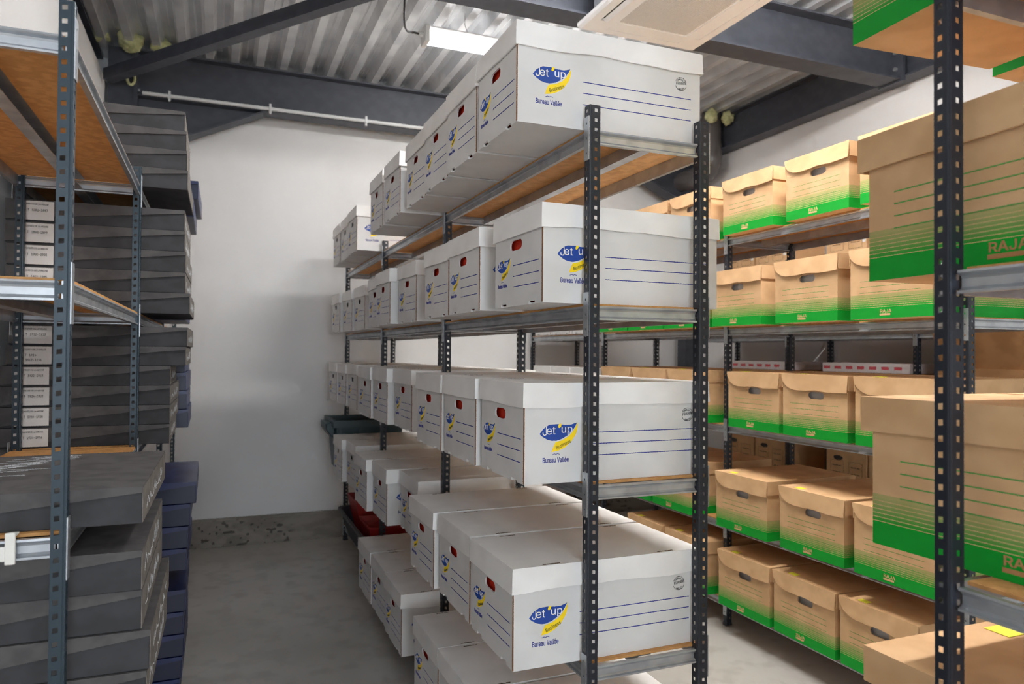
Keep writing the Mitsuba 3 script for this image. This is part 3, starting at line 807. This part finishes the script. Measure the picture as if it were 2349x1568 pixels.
def scrawl(seed, w, h, n=7):
    r = random.Random(seed)
    gs, x = [], 0.0
    for i in range(n):
        sw = w / n
        pts_ = [(x + sw * t + r.uniform(-.2, .2) * sw, h * r.uniform(.1, 1) * (1 if k_ % 2 else .35)) for k_, t in enumerate(np.linspace(0, .9, r.choice((3, 4, 5))))]
        gs.append(LineString(pts_).buffer(.0012, 2))
        x += sw
    return prism(unary_union(gs), .0004)
SCR = [P(basis(scrawl(s, .36, .038), (0, 1, 0), (0, 0, 1), (1, 0, 0), (CL / 2 + .0007, -.2, .016)), 'm_chalk') for s in (1, 2, 3)]
CT, CLD, CE = {}, {}, {}
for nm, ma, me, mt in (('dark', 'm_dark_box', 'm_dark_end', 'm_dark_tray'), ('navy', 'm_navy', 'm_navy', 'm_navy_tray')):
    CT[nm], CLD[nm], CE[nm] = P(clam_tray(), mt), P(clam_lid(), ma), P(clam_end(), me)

def clam(x, y, z, yaw, label, group, kind='dark', text=None, write=None, h=1.0, lsc=1.0):
    """x: aisle end, y: near face."""
    key = thing('clamshell_box', label, 'archive box', group)
    w = T().translate([x, y, z]) @ T().rotate([0, 0, 1], yaw) @ T().scale([lsc, 1, h]) @ T().translate([-CL / 2, CD / 2, 0])
    part(key, 'tray', CT[kind], w)
    part(key, 'lid', CLD[kind], w)
    part(key, 'end_panel', CE[kind], w)
    if write is not None:
        part(key, 'chalk_writing', SCR[write % 3], w)
    if text:
        lx = -CL / 2 + (-.617 - (x - CL * lsc)) / lsc
        part(key, 'paper_label', P(bx(lx, lx + .105, -CD / 2 - .0012, -CD / 2 - .0002, .006, .068), 'm_paper'), w)
        tx = [place2(txt('ARCHIVES DE LA MEUSE', .0052, .86, True), 0.014, .051)]
        tx += [place2(txt(t, .0080, .74, True), .008, .030 - .017 * j) for j, t in enumerate(text)]
        part(key, 'label_lettering', P(basis(cat_(tx), (1, 0, 0), (0, 0, 1), (0, -1, 0), (lx + .002, -CD / 2 - .0013, .004)), 'm_black_ink'), w)
    return key, w

# near bay: stack on the fourth shelf and one flat box on the third
offs = [-.128, -.118, -.112, -.128, -.128]
for i in range(5):
    clam(offs[i], 1.600 - (.0 if i != 4 else .01), LZ[3] + .0068 + i * .0795, rnd.uniform(-1, 1), ['lowest', 'second', 'third', 'fourth', 'topmost'][i] + ' dark grey clamshell box in the near stack below the scrawled one', 'dark boxes in the near stack', write=i, h=1.09)
key, w = clam(-.125, 1.553, LZ[2] + .0068, -0.8, 'dark grey box with white scrawl on top, alone on near shelf', None, write=2, h=.98)
r_ = random.Random(5)
gs = []
for j in range(16):
    t = j / 15
    xc, yc = -.085 + .085 * t, -.060 + .285 * t
    gs.append(LineString([(xc + .05 * r_.uniform(-1, 1) + q * .018, yc + .010 * r_.uniform(-1, 1) + .002 * q) for q in range(5)]).buffer(.0014, 2))
gs.append(LineString([(-.01, .228), (.015, .240), (.045, .238), (.07, .230), (.045, .224), (.01, .228)]).buffer(.0013, 2))
sc = unary_union(gs).intersection(sbox(-CL / 2 + .005, -CD / 2 + .005, CL / 2 - .005, CD / 2 - .005))
m = prism(sc, .0004); m.apply_translation((0, 0, CH + .0002))
part(key, 'chalk_scrawl', P(m, 'm_chalk'), w)
# middle bay stacks
TX = {1: [None] * 4, 2: [None, ['142 T   1900-1901'], ['142 T   1898-1899'], ['142 T   1886-1897'], None], 3: [['142 T   1934-1936'], ['142 T   1926-1928'], ['142 T   1924-1925'], ['142 T   1922-1923'], ['142 T   1914', '         1919-1921'], ['142 T   1912-1913']]}
TX[2] = [None, ['142 T   1902-1905'], ['142 T   1900-1901'], ['142 T   1898-1899'], ['142 T   1886-1897']]
OF = {1: [-.100, -.103, -.106, -.112], 2: [-.088, -.104, -.103, -.107, -.108], 3: [-.148, -.148, -.148, -.148, -.098, -.094]}
for r in (1, 2, 3):
    n_ = len(OF[r])
    hh = {1: .0705, 2: .0745, 3: .0690}[r]
    for i in range(n_):
        nm = 'lowest' if i == 0 else ('topmost' if i == n_ - 1 else ORD[i])
        nm2 = {1: 'on the top shelf', 2: 'on the second shelf down', 3: 'on the third shelf down'}[r]
        t_ = TX[r][i]
        lab = f'dark clamshell box, {nm} in the stack {nm2} of the wall rack'
        if t_:
            lab = f'dark box labelled {t_[0].split()[2]}, {nm} in the stack {nm2} of wall rack'
        clam(OF[r][i], 2.862, LZ[r - 1] + .0068 + i * hh, rnd.uniform(-.6, .6), lab, f'dark boxes {nm2} of the wall rack', text=t_, write=(i if r > 1 else None), h=hh / .0725, lsc=(.945 if OF[r][i] < -.13 else 1.0))
# navy stacks behind
NV = {(1, 3.43): [-.095, -.078], (2, 3.43): [-.12, -.115], (3, 3.43): [-.105, -.112, -.116, -.122], (4, 2.862): [-.088, -.084, -.078, -.058], (5, 2.862): [-.105, -.098, -.092, -.096, -.088]}
for (r, yy), ol in NV.items():
    for i, o in enumerate(ol):
        nm = 'lowest' if i == 0 else ('topmost' if i == len(ol) - 1 else ORD[i])
        clam(o, yy, LZ[r - 1] + .0068 + i * .0790, rnd.uniform(-.6, .6), f'navy blue clamshell box, {nm} in its stack, {SH[r]} of the wall rack', 'navy boxes of the wall rack', kind='navy', h=1.08)
# white clip holder on the near rail
key = thing('label_clip', 'white plastic clip hooked over the near grey rail by the dark boxes', 'clip')
part(key, 'band', P(tri(rbox(-.337, -.321, 1.5135, 1.5195, LZ[2] - .040, LZ[2] + .016, .002)), 'm_clip'))
part(key, 'hook', P(tri(rbox(-.337, -.321, 1.5135, 1.545, LZ[2] + .0075, LZ[2] + .0115, .0015)), 'm_clip'))
part(key, 'holder', P(tri(rbox(-.50, -.334, 1.5145, 1.5195, LZ[2] - .034, LZ[2] - .008, .002)), 'm_clip'))

# ------------------------------------------------------------------ crate and tub at the far end of the middle rack
key = thing('storage_crate', 'dark green plastic crate with grip at the far end of the middle rack', 'crate')
cx0, cx1, cy0, cy1, cz0, cz1 = .735, 1.18, 4.83, 5.25, MZ[3] + .0068, MZ[3] + .345
o = m3.Manifold.batch_hull([mbox(cx0 + .03, cx1 - .03, cy0 + .03, cy1 - .03, cz0, cz0 + .01), mbox(cx0, cx1, cy0, cy1, cz1 - .01, cz1)])
o -= m3.Manifold.batch_hull([mbox(cx0 + .034, cx1 - .034, cy0 + .034, cy1 - .034, cz0 + .006, cz0 + .01), mbox(cx0 + .004, cx1 - .004, cy0 + .004, cy1 - .004, cz1 + .001, cz1 + .01)])
part(key, 'body', P(tri(o), 'm_crate'))
rim = mbox(cx0 - .018, cx1 + .018, cy0 - .018, cy1 + .018, cz1 - .045, cz1) - mbox(cx0 - .001, cx1 + .001, cy0 - .001, cy1 + .001, cz1 - .06, cz1 + .01)
part(key, 'rim', P(tri(rim), 'm_crate'))
part(key, 'grip', P(tri(m3.Manifold.batch_hull([rbox(cx0 - .055, cx0 - .01, cy0 + .08, cy1 - .08, cz1 - .07, cz1 - .02, .008), rbox(cx0 - .02, cx0 + .005, cy0 + .08, cy1 - .08, cz1 - .12, cz1 - .02, .008)])), 'm_crate'))
for xx in (cx0 + .02, cx0 + .15):
    part(key, 'rib', P(bx(xx, xx + .014, cy0 - .006, cy0 + .012, cz0 + .02, cz1 - .045), 'm_crate'))
key = thing('storage_tub', 'dark blue tub with grey rim holding red bins on the bottom shelf', 'tub')
tx0, tx1, ty0, ty1, tz = .80, 1.24, 4.15, 5.10, MZ[4] + .0068
def rr(x0_, x1_, y0_, y1_, r, z0_, z1_):
    p_ = sbox(x0_ + r, y0_ + r, x1_ - r, y1_ - r).buffer(r, 8)
    m_ = prism(p_, z1_ - z0_); m_.apply_translation((0, 0, z0_))
    return man(m_)
o = m3.Manifold.batch_hull([rr(tx0 + .05, tx1 - .05, ty0 + .05, ty1 - .05, .05, tz, tz + .01), rr(tx0, tx1, ty0, ty1, .08, tz + .17, tz + .18)])
o -= m3.Manifold.batch_hull([rr(tx0 + .056, tx1 - .056, ty0 + .056, ty1 - .056, .05, tz + .006, tz + .01), rr(tx0 + .006, tx1 - .006, ty0 + .006, ty1 - .006, .075, tz + .18, tz + .19)])
part(key, 'body', P(tri(o), 'm_tub'))
part(key, 'rim', P(tri(rr(tx0 - .015, tx1 + .005, ty0 - .015, ty1 + .015, .09, tz + .168, tz + .186) - rr(tx0 + .001, tx1 - .003, ty0 + .001, ty1 - .001, .078, tz + .1, tz + .3)), 'm_tub_rim'))
for i, (ya, yb, h) in enumerate(((4.24, 4.58, .22), (4.66, 5.0, .29))):
    o = m3.Manifold.batch_hull([mbox(.90, 1.15, ya + .03, yb - .03, tz + .008, tz + .02), mbox(.84, 1.19, ya, yb, tz + h - .01, tz + h)])
    o -= m3.Manifold.batch_hull([mbox(.905, 1.145, ya + .035, yb - .035, tz + .014, tz + .02), mbox(.845, 1.185, ya + .005, yb - .005, tz + h, tz + h + .01)])
    single('red_bin', P(tri(o), 'm_red_dark'), ['lower red plastic bin standing in the dark tub', 'taller red plastic bin standing in the dark tub by the wall'][i], 'bin')
